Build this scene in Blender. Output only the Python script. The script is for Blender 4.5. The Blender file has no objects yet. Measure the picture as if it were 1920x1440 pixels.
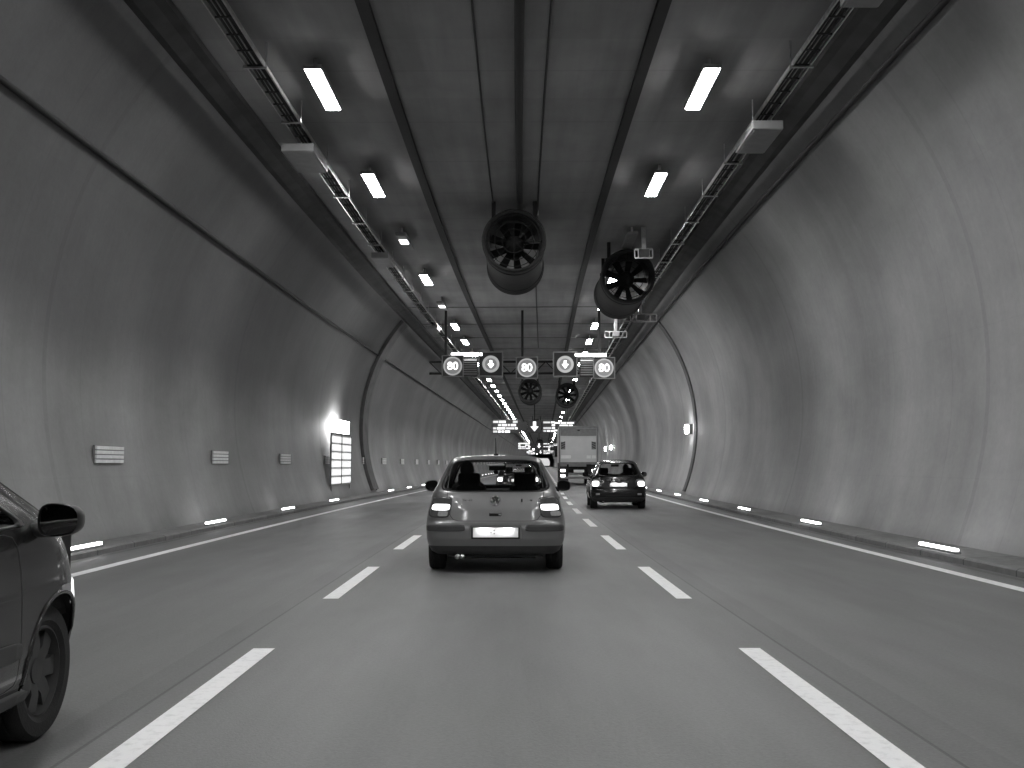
import bpy, bmesh, math, random
import numpy as np
from mathutils import Vector, Matrix
random.seed(7)
R = math.radians
S = bpy.context.scene
C = S.collection

# ------------------------------------------------------------------ camera, world, exposure
H_CAM = 1.32
cd = bpy.data.cameras.new('camera'); cam = bpy.data.objects.new('camera', cd); C.objects.link(cam)
cd.sensor_width = 36; cd.lens = 37.5; cd.clip_start = .05; cd.clip_end = 3000
cam.location = (0, 0, H_CAM)
cam.rotation_euler = (R(90 + 4.33), 0, R(-0.37))
S.camera = cam
w = bpy.data.worlds.new('World'); S.world = w; w.use_nodes = True
nt = w.node_tree; bg = nt.nodes['Background']
sky = nt.nodes.new('ShaderNodeTexSky'); sky.sky_type = 'NISHITA'; sky.sun_disc = False
sky.sun_elevation = R(40); sky.sun_rotation = R(30)
bw = nt.nodes.new('ShaderNodeRGBToBW')
nt.links.new(sky.outputs[0], bw.inputs[0]); nt.links.new(bw.outputs[0], bg.inputs[0])
bg.inputs[1].default_value = .1
S.view_settings.view_transform = 'Standard'; S.view_settings.look = 'None'
S.view_settings.gamma = 1; S.view_settings.exposure = 0
S.render.engine = 'CYCLES'
S.cycles.use_denoising = True
S.cycles.max_bounces = 8; S.cycles.diffuse_bounces = 5; S.cycles.glossy_bounces = 4
S.cycles.sample_clamp_indirect = 6; S.cycles.caustics_reflective = False; S.cycles.caustics_refractive = False
LAMP = 88.0          # radiance of the ceiling luminaires

# ------------------------------------------------------------------ road path: a slight right bend, then straight
D0, D1, TH = 5.0, 45.0, .036
def head(d): return 0 if d < D0 else (TH*(d-D0)/(D1-D0) if d < D1 else TH)
def lat(d):
    if d < D0: return 0
    if d < D1: return TH*(d-D0)**2/(2*(D1-D0))
    return TH*(d-(D0+D1)/2)
def P(x, d, z): t = head(d); return Vector((lat(d)+x*math.cos(t), d-x*math.sin(t), z))

# ------------------------------------------------------------------ materials
def nodes(name):
    m = bpy.data.materials.new(name); m.use_nodes = True
    return m, m.node_tree, m.node_tree.nodes['Principled BSDF']
def g3(v): return (v, v, v, 1)
def mat(name, v, rough=.6, metal=0, var=.15, scale=6, bump=0, coat=0, spec=None):
    m, t, b = nodes(name)
    b.inputs['Roughness'].default_value = rough; b.inputs['Metallic'].default_value = metal
    if coat: b.inputs['Coat Weight'].default_value = coat; b.inputs['Coat Roughness'].default_value = .06
    if spec is not None: b.inputs['Specular IOR Level'].default_value = spec
    tc = t.nodes.new('ShaderNodeTexCoord'); n = t.nodes.new('ShaderNodeTexNoise')
    n.inputs['Scale'].default_value = scale; n.inputs['Detail'].default_value = 6
    t.links.new(tc.outputs['Object'], n.inputs['Vector'])
    r = t.nodes.new('ShaderNodeValToRGB'); r.color_ramp.elements[0].position = .3; r.color_ramp.elements[1].position = .7
    r.color_ramp.elements[0].color = g3(v*(1-var)); r.color_ramp.elements[1].color = g3(min(v*(1+var), .95))
    t.links.new(n.outputs['Fac'], r.inputs[0]); t.links.new(r.outputs[0], b.inputs['Base Color'])
    if bump:
        n2 = t.nodes.new('ShaderNodeTexNoise'); n2.inputs['Scale'].default_value = scale*8
        t.links.new(tc.outputs['Object'], n2.inputs['Vector'])
        bp = t.nodes.new('ShaderNodeBump'); bp.inputs['Strength'].default_value = bump; bp.inputs['Distance'].default_value = .01
        t.links.new(n2.outputs['Fac'], bp.inputs['Height']); t.links.new(bp.outputs[0], b.inputs['Normal'])
    return m
def emit(name, v, s):
    m, t, b = nodes(name); b.inputs['Base Color'].default_value = g3(v)
    b.inputs['Emission Color'].default_value = g3(1); b.inputs['Emission Strength'].default_value = s
    return m
def glassm(name, tint=.6):
    m = bpy.data.materials.new(name); m.use_nodes = True; t = m.node_tree; t.nodes.clear()
    o = t.nodes.new('ShaderNodeOutputMaterial'); mx = t.nodes.new('ShaderNodeMixShader')
    a = t.nodes.new('ShaderNodeBsdfTransparent'); a.inputs[0].default_value = g3(tint)
    gl = t.nodes.new('ShaderNodeBsdfGlossy'); gl.inputs['Roughness'].default_value = .02; gl.inputs[0].default_value = g3(.9)
    f = t.nodes.new('ShaderNodeFresnel'); ge = t.nodes.new('ShaderNodeNewGeometry')
    mr = t.nodes.new('ShaderNodeMapRange'); t.links.new(ge.outputs['Backfacing'], mr.inputs[0]); mr.inputs[3].default_value = 1.45; mr.inputs[4].default_value = 1/1.45
    t.links.new(mr.outputs[0], f.inputs[0])
    t.links.new(f.outputs[0], mx.inputs[0]); t.links.new(a.outputs[0], mx.inputs[1]); t.links.new(gl.outputs[0], mx.inputs[2])
    t.links.new(mx.outputs[0], o.inputs[0]); return m
class NB:                                    # tiny node builder
    def __init__(s, t): s.t = t
    def math(s, op, a, b=None, clamp=False):
        n = s.t.nodes.new('ShaderNodeMath'); n.operation = op; n.use_clamp = clamp
        for i, v in enumerate((a, b)):
            if v is None: continue
            if isinstance(v, (int, float)): n.inputs[i].default_value = v
            else: s.t.links.new(v, n.inputs[i])
        return n.outputs[0]
    def noise(s, vec, scale, detail=5, rough=.55):
        n = s.t.nodes.new('ShaderNodeTexNoise'); n.inputs['Scale'].default_value = scale
        n.inputs['Detail'].default_value = detail; n.inputs['Roughness'].default_value = rough
        s.t.links.new(vec, n.inputs['Vector']); return n.outputs['Fac']
    def mapr(s, v, a, b, c, d, smooth=False):
        n = s.t.nodes.new('ShaderNodeMapRange'); n.clamp = True
        if smooth: n.interpolation_type = 'SMOOTHSTEP'
        s.t.links.new(v, n.inputs[0])
        for i, q in enumerate((a, b, c, d)): n.inputs[i+1].default_value = q
        return n.outputs[0]
    def scalev(s, vec, x, y):
        n = s.t.nodes.new('ShaderNodeVectorMath'); n.operation = 'MULTIPLY'; s.t.links.new(vec, n.inputs[0])
        n.inputs[1].default_value = (x, y, 1); return n.outputs[0]
    def white(s, v):
        n = s.t.nodes.new('ShaderNodeTexWhiteNoise'); n.noise_dimensions = '1D'; s.t.links.new(v, n.inputs['W']); return n.outputs['Value']
def uvsplit(t):
    u = t.nodes.new('ShaderNodeUVMap'); u.uv_map = 'UVMap'; sp = t.nodes.new('ShaderNodeSeparateXYZ')
    t.links.new(u.outputs[0], sp.inputs[0]); return u.outputs[0], sp.outputs[0], sp.outputs[1]
def seam(nb, d, period, width):              # 1 on a joint line, 0 elsewhere
    f = nb.math('ABSOLUTE', nb.math('SUBTRACT', nb.math('FRACT', nb.math('DIVIDE', d, period)), .5))
    return nb.math('LESS_THAN', f, width/period/2)
def wall_mat(name, low, up, z0, z1):
    """UV = (height along the arc in m, distance in m): painted lower band, sooty concrete above, ring joints, streaks."""
    m, t, b = nodes(name); nb = NB(t); uv, a, d = uvsplit(t)
    wob = nb.math('MULTIPLY', nb.math('SUBTRACT', nb.noise(nb.scalev(uv, .25, .12), 1.0, 3), .5), 2.2)
    base = nb.mapr(nb.math('ADD', a, wob), z0, z1, low, up, True)
    blk = nb.math('ADD', nb.math('MULTIPLY', nb.white(nb.math('FLOOR', nb.math('DIVIDE', d, 5.4))), .06), .97)
    streak = nb.mapr(nb.noise(nb.scalev(uv, .22, 2.2), 1.0, 6, .6), .3, .7, .93, 1.06)
    blot = nb.mapr(nb.noise(nb.scalev(uv, .5, .28), 1.0, 5, .6), .3, .7, .80, 1.18)
    fine = nb.mapr(nb.noise(uv, 9.0, 6, .7), .25, .75, .93, 1.07)
    band = nb.mapr(nb.noise(nb.scalev(uv, .05, .2), 1.0, 2, .4), .3, .7, .78, 1.2, True)  # broad light and dark bands painted into the colour, imitating lamp scallops
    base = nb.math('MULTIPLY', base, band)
    v = nb.math('MULTIPLY', nb.math('MULTIPLY', base, blk), nb.math('MULTIPLY', nb.math('MULTIPLY', streak, blot), fine))
    j1 = seam(nb, d, 2.7, .035); j2 = seam(nb, d, 10.8, .14); j3 = seam(nb, a, 2.35, .02)
    dark = nb.math('SUBTRACT', 1.0, nb.math('ADD', nb.math('ADD', nb.math('MULTIPLY', j1, .07), nb.math('MULTIPLY', j2, .12)), nb.math('MULTIPLY', j3, .03)))
    v = nb.math('MULTIPLY', v, dark)
    grime = nb.mapr(nb.math('ADD', a, nb.math('MULTIPLY', wob, .12)), .0, .45, .72, 1.0, True)   # spray dirt at the foot
    v = nb.math('MULTIPLY', v, grime)
    t.links.new(v, b.inputs['Base Color']); b.inputs['Roughness'].default_value = .62
    bp = t.nodes.new('ShaderNodeBump'); bp.inputs['Strength'].default_value = .25; bp.inputs['Distance'].default_value = .02
    t.links.new(nb.noise(uv, 5.0, 7, .65), bp.inputs['Height']); t.links.new(bp.outputs[0], b.inputs['Normal'])
    return m
def ceil_mat(name):
    m, t, b = nodes(name); nb = NB(t); uv, a, d = uvsplit(t)
    v = nb.mapr(nb.noise(nb.scalev(uv, .5, .35), 1.0, 6, .6), .3, .7, .8, 1.2)
    v = nb.math('MULTIPLY', v, nb.mapr(nb.noise(nb.scalev(uv, 3, .15), 1.0, 5), .3, .7, .88, 1.12))
    blk = nb.math('ADD', nb.math('MULTIPLY', nb.white(nb.math('FLOOR', nb.math('DIVIDE', d, 2.7))), .2), .9)
    dk = nb.math('SUBTRACT', 1.0, nb.math('MULTIPLY', seam(nb, d, 2.7, .06), .1))
    v = nb.math('MULTIPLY', nb.math('MULTIPLY', v, .28), nb.math('MULTIPLY', blk, dk))
    t.links.new(v, b.inputs['Base Color']); b.inputs['Roughness'].default_value = .7
    return m
def road_mat(name):
    m, t, b = nodes(name); nb = NB(t); uv, a, d = uvsplit(t)
    agg = nb.mapr(nb.noise(uv, 38.0, 5, .7), .25, .75, .82, 1.18)
    big = nb.mapr(nb.noise(nb.scalev(uv, .8, .14), 1.0, 5, .6), .3, .7, .88, 1.12)
    lon = nb.mapr(nb.noise(nb.scalev(uv, 2.6, .03), 1.0, 4), .3, .7, .92, 1.08)          # wheel tracks
    v = nb.math('MULTIPLY', nb.math('MULTIPLY', agg, big), nb.math('MULTIPLY', lon, .158))
    for x, wd, k in ((-1.98, .02, .45), (2.02, .02, .45), (-5.9, .1, .4), (5.9, .1, .4), (-2.1, .24, .12), (2.14, .24, .12)):
        ln = nb.math('LESS_THAN', nb.math('ABSOLUTE', nb.math('SUBTRACT', a, x)), wd/2)
        v = nb.math('MULTIPLY', v, nb.math('SUBTRACT', 1.0, nb.math('MULTIPLY', ln, k)))
    t.links.new(v, b.inputs['Base Color'])
    t.links.new(nb.mapr(nb.noise(nb.scalev(uv, .9, .2), 1.0, 4), .3, .7, .44, .6), b.inputs['Roughness'])
    bp = t.nodes.new('ShaderNodeBump'); bp.inputs['Strength'].default_value = .35; bp.inputs['Distance'].default_value = .008
    t.links.new(nb.noise(uv, 70.0, 3, .6), bp.inputs['Height']); t.links.new(bp.outputs[0], b.inputs['Normal'])
    return m
def kerb_mat(name):
    m, t, b = nodes(name); nb = NB(t); uv, a, d = uvsplit(t)
    v = nb.mapr(nb.noise(uv, 6.0, 7, .7), .3, .7, .8, 1.15)
    v = nb.math('MULTIPLY', v, nb.mapr(nb.noise(nb.scalev(uv, 1.5, .35), 1.0, 5, .6), .3, .7, .78, 1.15))
    stone = nb.math('ADD', nb.math('MULTIPLY', nb.white(nb.math('FLOOR', nb.math('DIVIDE', nb.math('ADD', d, .75), 1.5))), .18), .9)
    v = nb.math('MULTIPLY', nb.math('MULTIPLY', v, .19), nb.math('MULTIPLY', stone, nb.math('SUBTRACT', 1.0, nb.math('MULTIPLY', seam(nb, d, 1.5, .03), .55))))
    t.links.new(v, b.inputs['Base Color']); b.inputs['Roughness'].default_value = .75
    bp = t.nodes.new('ShaderNodeBump'); bp.inputs['Strength'].default_value = .4; bp.inputs['Distance'].default_value = .01
    t.links.new(nb.noise(uv, 25.0, 5, .65), bp.inputs['Height']); t.links.new(bp.outputs[0], b.inputs['Normal'])
    return m
def paint_line(name):
    m, t, b = nodes(name); nb = NB(t); uv, a, d = uvsplit(t)
    v = nb.math('MULTIPLY', nb.mapr(nb.noise(uv, 14.0, 6, .7), .22, .5, .72, 1.0), .9)
    t.links.new(v, b.inputs['Base Color']); b.inputs['Roughness'].default_value = .6
    return m

M = dict(
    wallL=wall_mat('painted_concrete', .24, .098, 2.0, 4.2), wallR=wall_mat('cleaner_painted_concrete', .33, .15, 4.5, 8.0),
    ceil=ceil_mat('soffit_concrete'), road=road_mat('asphalt'), paint=paint_line('road_paint'),
    kerb=mat('kerb_concrete', .19, .8, 0, .25, 3, .3), dark=mat('dark_steel', .02, .6, .3), black=mat('black_plastic', .012, .45),
    fanbody=mat('fan_casing', .03, .75, 0, .2, 3), fanin=mat('fan_inside', .012, .9),
    stone=kerb_mat('kerb_stones'), ringc=mat('ring_concrete', .1, .8, 0, .25, 2),
    ceil2=mat('soffit_rib', .15, .8, 0, .2, 2),
    cornice=mat('dark_edge_concrete', .045, .8, 0, .3, 2), rail=mat('dark_cable_rail', .012, .7),
    galv=mat('galvanised_steel', .62, .28, 1, .2, 9), greybox=mat('grey_painted_steel', .2, .45, 0, .12, 5),
    lampbody=mat('lamp_housing', .3, .5, .2), lamp=emit('lamp_tube', .8, LAMP), dim=emit('dim_lamp_tube', .5, 6),
    led=emit('led_strip', .8, 9), walllamp=emit('wall_lamp', .8, 60), exitlamp=emit('exit_lamp_glass', .8, 26), door=emit('lit_door_panes', .8, .8), signlamp=emit('sign_lamp', .8, 7),
    digit=emit('sign_digits', .8, 1.6), ringlit=emit('sign_ring', .3, .3), lens=emit('signal_lens', .2, .1), arrow=emit('signal_arrow', .8, 6),
    fardim=emit('sign_panel_dim', .5, .45), platelamp=emit('plate_lamp_lens', .8, 26), farlit=emit('sign_panel_lit', .6, 1.0),
    silver=mat('silver_paint', .22, .36, .6, .05, 3, 0, .6), blackpaint=mat('black_paint', .008, .25, .2, .2, 3, 0, .8),
    greypaint=mat('grey_paint', .025, .25, .4, .1, 3, 0, .6),
    trim=mat('dark_grey_trim', .045, .6, 0, .15, 8), under=mat('underbody', .012, .9), tyre=mat('rubber', .018, .85, 0, .25, 12, .3),
    rim=mat('alloy', .45, .3, .9), chrome=mat('chrome', .8, .12, 1, .04), cabin=mat('cabin_cloth', .012, .9, 0, .3, 10),
    tail=emit('lit_tail_lamp', .5, 4.5), taildim=mat('tail_lens', .09, .12, 0, .1, 30, 0, .5), tailclear=mat('clear_lens', .42, .1, 0, .1, 40, 0, .6),
    plate=mat('number_plate_white', .88, .5, 0, .03), glass=glassm('car_glass', .82), glassdark=glassm('tinted_glass', .5),
    mirror=mat('mirror_glass', .3, .02, 1, .02), skin=mat('skin', .3, .5), hair=mat('hair', .01, .7), cloth=mat('clothing', .03, .9),
    boxgrey=mat('truck_box', .66, .5, 0, .06, 1.5), boxdark=mat('truck_box_frame', .2, .5), white=mat('reflective_white', .88, .5, 0, .05),
    marker=mat('wall_marker_face', .9, .45, 0, .12, 12),
)
HL = emit('headlight_glass', .8, 1.5)

# ------------------------------------------------------------------ mesh helpers
def link(name, me, m, parent=None, smooth=False):
    o = bpy.data.objects.new(name, me); C.objects.link(o)
    if m is not None: me.materials.append(m)
    if smooth:
        for p in me.polygons: p.use_smooth = True
    if parent: o.parent = parent
    return o
class MB:
    def __init__(s): s.v = []; s.f = []
    def add(s, v, f): n = len(s.v); s.v += [tuple(q) for q in v]; s.f += [tuple(i+n for i in q) for q in f]; return s
    def box(s, x0, x1, y0, y1, z0, z1, ch=0):
        if ch <= 0:
            v = [(x, y, z) for z in (z0, z1) for y in (y0, y1) for x in (x0, x1)]
            return s.add(v, [(0, 2, 3, 1), (4, 5, 7, 6), (0, 1, 5, 4), (2, 6, 7, 3), (0, 4, 6, 2), (1, 3, 7, 5)])
        bm = bmesh.new(); bmesh.ops.create_cube(bm, size=1)
        for v in bm.verts: v.co = ((x0+x1)/2+v.co.x*(x1-x0), (y0+y1)/2+v.co.y*(y1-y0), (z0+z1)/2+v.co.z*(z1-z0))
        bmesh.ops.bevel(bm, geom=bm.edges[:], offset=ch, segments=2, affect='EDGES', profile=.6)
        bm.verts.index_update()
        s.add([v.co[:] for v in bm.verts], [[v.index for v in f.verts] for f in bm.faces]); bm.free(); return s
    def tube(s, pts, r, n=8, cap=True):
        pts = [Vector(p) for p in pts]; rs = r if isinstance(r, (list, tuple)) else [r]*len(pts); V = []; F = []
        for i, p in enumerate(pts):
            t = (pts[min(i+1, len(pts)-1)]-pts[max(i-1, 0)]).normalized()
            a = t.cross(Vector((0, 0, 1)) if abs(t.z) < .9 else Vector((1, 0, 0))).normalized(); b = t.cross(a)
            V += [p+(a*math.cos(2*math.pi*k/n)+b*math.sin(2*math.pi*k/n))*rs[i] for k in range(n)]
        for i in range(len(pts)-1):
            for k in range(n): F.append((i*n+k, i*n+(k+1) % n, (i+1)*n+(k+1) % n, (i+1)*n+k))
        if cap: F += [tuple(range(n))[::-1], tuple((len(pts)-1)*n+k for k in range(n))]
        return s.add(V, F)
    def lathe(s, prof, n=40, axis='y', c=(0, 0, 0)):           # prof: (radius, along)
        V = []; F = []; m = len(prof)
        for r, a in prof:
            for k in range(n):
                q, e = r*math.cos(2*math.pi*k/n), r*math.sin(2*math.pi*k/n)
                V.append((c[0]+q, c[1]+a, c[2]+e) if axis == 'y' else ((c[0]+a, c[1]+q, c[2]+e) if axis == 'x' else (c[0]+q, c[1]+e, c[2]+a)))
        for i in range(m-1):
            for k in range(n): F.append((i*n+k, i*n+(k+1) % n, (i+1)*n+(k+1) % n, (i+1)*n+k))
        return s.add(V, F)
    def grid(s, rows, close=False):
        V = [p for r in rows for p in r]; m = len(rows[0]); F = []
        for i in range(len(rows)-1):
            for j in range(m if close else m-1): F.append((i*m+j, i*m+(j+1) % m, (i+1)*m+(j+1) % m, (i+1)*m+j))
        return s.add(V, F)
    def build(s, name, m, parent=None, smooth=False, loc=None, fix=True):
        me = bpy.data.meshes.new(name); me.from_pydata(s.v, [], s.f); me.update()
        if fix:
            bm = bmesh.new(); bm.from_mesh(me); bmesh.ops.recalc_face_normals(bm, faces=bm.faces); bm.to_mesh(me); bm.free()
        o = link(name, me, m, parent, smooth)
        if loc is not None: o.location = loc
        return o
def sharp(o, ang=35):
    me = o.data
    try: me.set_sharp_from_angle(angle=R(ang))
    except Exception: pass
    return o
def tag(o, label=None, cat=None, group=None, kind=None):
    if label: o['label'] = label
    if cat: o['category'] = cat
    if group: o['group'] = group
    if kind: o['kind'] = kind
    return o
def empty(name, loc=(0, 0, 0), rz=0, label=None, cat=None, group=None):
    o = bpy.data.objects.new(name, None); C.objects.link(o); o.location = loc; o.rotation_euler = (0, 0, rz); o.empty_display_size = .3
    return tag(o, label, cat, group)
def kids(o): return [c for c in bpy.data.objects if c.parent == o]
def dup(o, loc=None, rz=None, label=None, parent=None, group=None):
    c = o.copy(); C.objects.link(c)
    if parent is not None: c.parent = parent
    if loc is not None: c.location = loc
    if rz is not None: c.rotation_euler = (0, 0, rz)
    if label: c['label'] = label
    if group: c['group'] = group
    for k in o.children: dup(k, parent=c)
    return c
def at(o, x, d, z=0): o.location = P(x, d, z); o.rotation_euler = (0, 0, -head(d)); return o
def ds(a, b):
    L = []; d = a
    while d < b:
        L.append(d); d += 5 if d < 0 else (2 if d < 60 else (5 if d < 130 else 20))
    return L+[b]
def sweep(name, prof, a, b, m, parent=None, closed=True, smooth=False, uoff=0, uvals=None):
    D = ds(a, b); pr = list(prof); n = len(pr); V = []; F = []; uv = []
    if uvals is None:
        uvals = [uoff]
        for i in range(1, n): uvals.append(uvals[-1]+math.dist(pr[i], pr[i-1]))
        if closed: uvals.append(uvals[-1]+math.dist(pr[0], pr[-1]))
    for d in D: V += [P(x, d, z) for x, z in pr]
    for i in range(len(D)-1):
        for k in range(n if closed else n-1):
            F.append((i*n+k, i*n+(k+1) % n, (i+1)*n+(k+1) % n, (i+1)*n+k))
            uv += [(uvals[k], D[i]), (uvals[k+1], D[i]), (uvals[k+1], D[i+1]), (uvals[k], D[i+1])]
    nf = len(F)
    if closed: F += [tuple(range(n)), tuple((len(D)-1)*n+k for k in range(n))[::-1]]; uv += [(0, 0)]*(2*n)
    me = bpy.data.meshes.new(name); me.from_pydata(V, [], F)
    l = me.uv_layers.new(name='UVMap')
    for i, q in enumerate(uv): l.data[i].uv = q
    me.update(); o = link(name, me, m, parent, smooth)
    return o

# ------------------------------------------------------------------ setting
TA, TB = -28, 1100          # tunnel runs from behind the camera to a portal
XC, ZC, RC, ZTOP = .1, 2.9, 7.2, 7.95
r_ = sweep('road', [(-6.02, 0), (6.02, 0), (6.02, -.3), (-6.02, -.3)], TA, 1250, M['road'], uvals=[-6.02, 6.02, 6.3, 18.3, 18.6])
tag(r_, kind='structure')
def strip(name, x, wd, segs, label=None):
    V = []; F = []; uv = []
    for a, b in segs:
        D = [q for q in ds(a, b)]
        for i in range(len(D)-1):
            n = len(V); V += [P(x-wd/2, D[i], .004), P(x+wd/2, D[i], .004), P(x+wd/2, D[i+1], .004), P(x-wd/2, D[i+1], .004)]
            F.append((n, n+1, n+2, n+3)); uv += [(0, D[i]), (wd, D[i]), (wd, D[i+1]), (0, D[i+1])]
    me = bpy.data.meshes.new(name); me.from_pydata(V, [], F); l = me.uv_layers.new(name='UVMap')
    for i, q in enumerate(uv): l.data[i].uv = q
    return link(name, me, M['paint'], r_)
PD = 6.15
dash = [(4.5+PD*k, 4.5+PD*k+3.3) for k in range(-3, 90)]
for x in (-1.735, 1.755):
    for q in dash[2:42]: strip('lane_dash', x, .155, [q])
    tag(strip('lane_dash', x, .155, dash[:2]+dash[42:]), kind='stuff')
strip('edge_line', -5.2, .17, [(TA, 1100)]); strip('edge_line', 5.45, .17, [(TA, 1100)])
for s in (-1, 1):
    o = sweep('walkway', [(s*6.02, -.3), (s*6.02, .07), (s*6.06, .095), (s*6.95, .12), (s*6.95, -.3)], TA, TB, M['stone'])
    tag(o, kind='structure')
def arc(s, ro, z0, z1, n):
    L = []
    a0, a1 = math.asin((z0-ZC)/ro), math.asin(min((z1-ZC)/ro, .999))
    for i in range(n+1):
        a = a0+(a1-a0)*i/n; L.append((XC+s*ro*math.cos(a), ZC+ro*math.sin(a)))
    return L
def wall(s, m, label):
    inn = arc(s, RC, .0, ZTOP+.2, 28); out = arc(s, RC+.5, .0, ZTOP+.6, 14)[::-1]
    o = sweep('tunnel_wall', inn+out, TA, TB, m, smooth=True); sharp(o, 40)
    return tag(o, label, 'wall')
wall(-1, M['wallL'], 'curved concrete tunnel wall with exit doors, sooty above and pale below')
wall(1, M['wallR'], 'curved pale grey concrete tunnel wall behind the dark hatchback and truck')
xe = 5.12
cl = sweep('tunnel_ceiling', [(XC-xe-.5, ZTOP), (XC+xe+.5, ZTOP), (XC+xe+.5, ZTOP+.4), (XC-xe-.5, ZTOP+.4)], TA, TB, M['ceil'], uvals=[0, 11, 11.4, 22, 22.4])
tag(cl, 'flat dark concrete ceiling slab over the three lanes', 'ceiling')
for x in (-2.08, 2.22):
    sweep('cable_rail', [(x-.09, ZTOP-.1), (x+.09, ZTOP-.1), (x+.09, ZTOP-.002), (x-.09, ZTOP-.002)], TA, TB, M['rail'], cl)
ribs = MB()
for k in range(8, 120):
    d = k*5.4+1.35
    if d < TB:
        q = [P(x, d+e, z) for z in (ZTOP-.022, ZTOP-.002) for e in (-.06, .06) for x in (XC-xe, XC+xe)]
        ribs.add(q, [(0, 2, 3, 1), (4, 5, 7, 6), (0, 1, 5, 4), (2, 6, 7, 3), (0, 4, 6, 2), (1, 3, 7, 5)])
ribs.build('slab_rib', M['ceil2'], cl)
for s, wd in ((-1, .52), (1, .48)):
    x = XC+s*xe
    o = sweep('edge_beam', [(x+s*.14, ZTOP-.27), (x-s*.05, ZTOP-.15), (x-s*.20, ZTOP-.12), (x-s*.20, ZTOP-.004), (x+s*.4, ZTOP-.004), (x+s*.42, ZTOP-.27)], TA, TB, M['cornice'], cl)
# unseen cap wall added behind the camera to shut out sky light
o = MB().box(-9, 9, TA-1.2, TA-.6, -.3, 10).build('sky_light_cap', M['cornice']); tag(o, kind='structure')
g = sweep('ground', [(-400, -.32), (400, -.32), (400, -.6), (-400, -.6)], TA-20, 2000, M['kerb']); tag(g, kind='structure')

def pipe_run(x, z, r, a, b, m, name, label, cat):
    mb = MB(); mb.tube([P(x, d, z) for d in ds(a, b)], r, 8); o = mb.build(name, m, smooth=True); return tag(o, label, cat)
pipe_run(.16, ZTOP-.09, .075, TA, 27.5, M['rail'], 'ceiling_conduit', 'thick dark conduit running along the middle of the ceiling to the fan', 'conduit')
pipe_run(-.52, ZTOP-.03, .018, TA, 27, M['dark'], 'ceiling_cable', 'thin ceiling cable on the exit-door side of the thick middle conduit', 'cable')
pipe_run(.62, ZTOP-.03, .02, TA, 60, M['dark'], 'ceiling_cable', 'thin ceiling cable on the truck-lane side of the thick middle conduit', 'cable')
aw = lambda s, z: XC+s*(math.sqrt(RC**2-(z-ZC)**2))
pipe_run(aw(-1, 6.1)+.05, 6.1, .045, TA, 640, M['rail'], 'wall_cable', 'dark cable clipped along the sooty wall high above the exit doors', 'cable')
pipe_run(aw(1, 7.35)-.06, 7.35, .05, TA, 640, M['rail'], 'wall_cable', 'dark cable along the pale wall just below the ceiling edge', 'cable')

# cable trays (ladder) hung below the ceiling
def tray(x, z, label):
    mb = MB(); D = ds(TA, 420)
    for dx in (-.14, .14):
        prof = [(x+dx-.012, z), (x+dx+.012, z), (x+dx+.012, z+.07), (x+dx-.012, z+.07)]
        mb.grid([[P(a, d, b) for a, b in prof] for d in D], True)
    root = mb.build('cable_tray', M['galv']); tag(root, label, 'cable tray')
    rest = MB(); d = TA+.5
    while d < 200:
        c = P(x, d, z+.02); near = 13 < d < 72; rg = MB() if near else rest
        rg.box(c.x-.13, c.x+.13, c.y-.015, c.y+.015, z+.01, z+.03); d += .6
        if near: rg.build('rung', M['cornice'], root)
    tag(rest.build('rung', M['cornice'], root), kind='stuff')
    rest = MB(); d = TA+1.1
    while d < 300:
        near = 12 < d < 120; hg = MB() if near else rest
        c = P(x, d, 0); hg.box(c.x-.19, c.x+.19, c.y-.02, c.y+.02, z-.03, z-.005)
        for dx in (-.17, .17): hg.tube([P(x+dx, d, z-.02), P(x+dx, d, ZTOP)], .012, 6)
        if near: hg.build('hanger', M['galv'], root)
        d += 2.7
    tag(rest.build('hanger', M['galv'], root), kind='stuff')
    cb = MB()
    for k, dx in enumerate((-.08, -.02, .05, .09)):
        cb.tube([P(x+dx, d, z+.05+.008*math.sin(d*1.7+k*2)) for d in ds(TA, 300)], .022, 6)
    cb.build('cable_bundle', M['rail'], root, True)
tray(-3.98, 7.55, 'galvanised ladder cable tray under the ceiling beside the sooty wall')
tray(4.58, 7.55, 'galvanised ladder cable tray under the ceiling beside the pale wall')
def jbox(x, d, ln, wd, label):
    r = empty('junction_box', P(x, d, 7.42), -head(d), label, 'junction box', 'boxes under the cable trays')
    MB().box(-wd/2, wd/2, -ln/2, ln/2, -.16, .0, .02).build('case', M['greybox'], r)
    MB().box(-wd/2+.03, wd/2-.03, -ln/2+.03, ln/2-.03, -.172, -.157, .004).build('lid', M['greybox'], r)
    mb = MB()
    for sx in (-.12, .12): MB().tube([(sx, 0, -.01), (sx, 0, .14)], .015, 6).build('bracket', M['galv'], r)
jbox(-4.05, 20.6, 1.5, .62, 'largest grey junction box, under the cable tray beside the sooty wall')
jbox(-3.9, 31, 1.5, .5, 'grey junction box under the sooty-side cable tray, beyond the largest box')
jbox(-4.0, 47, 1.2, .5, 'small grey junction box under the tray just behind the overhead signs, sooty-wall side')
jbox(4.58, 19.3, 1.5, .55, 'grey junction box under the cable tray beside the pale wall, nearer than the fans')
jbox(4.58, 12.9, 1.2, .5, 'nearest grey junction box on the pale-wall tray, at the top edge of view')

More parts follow.
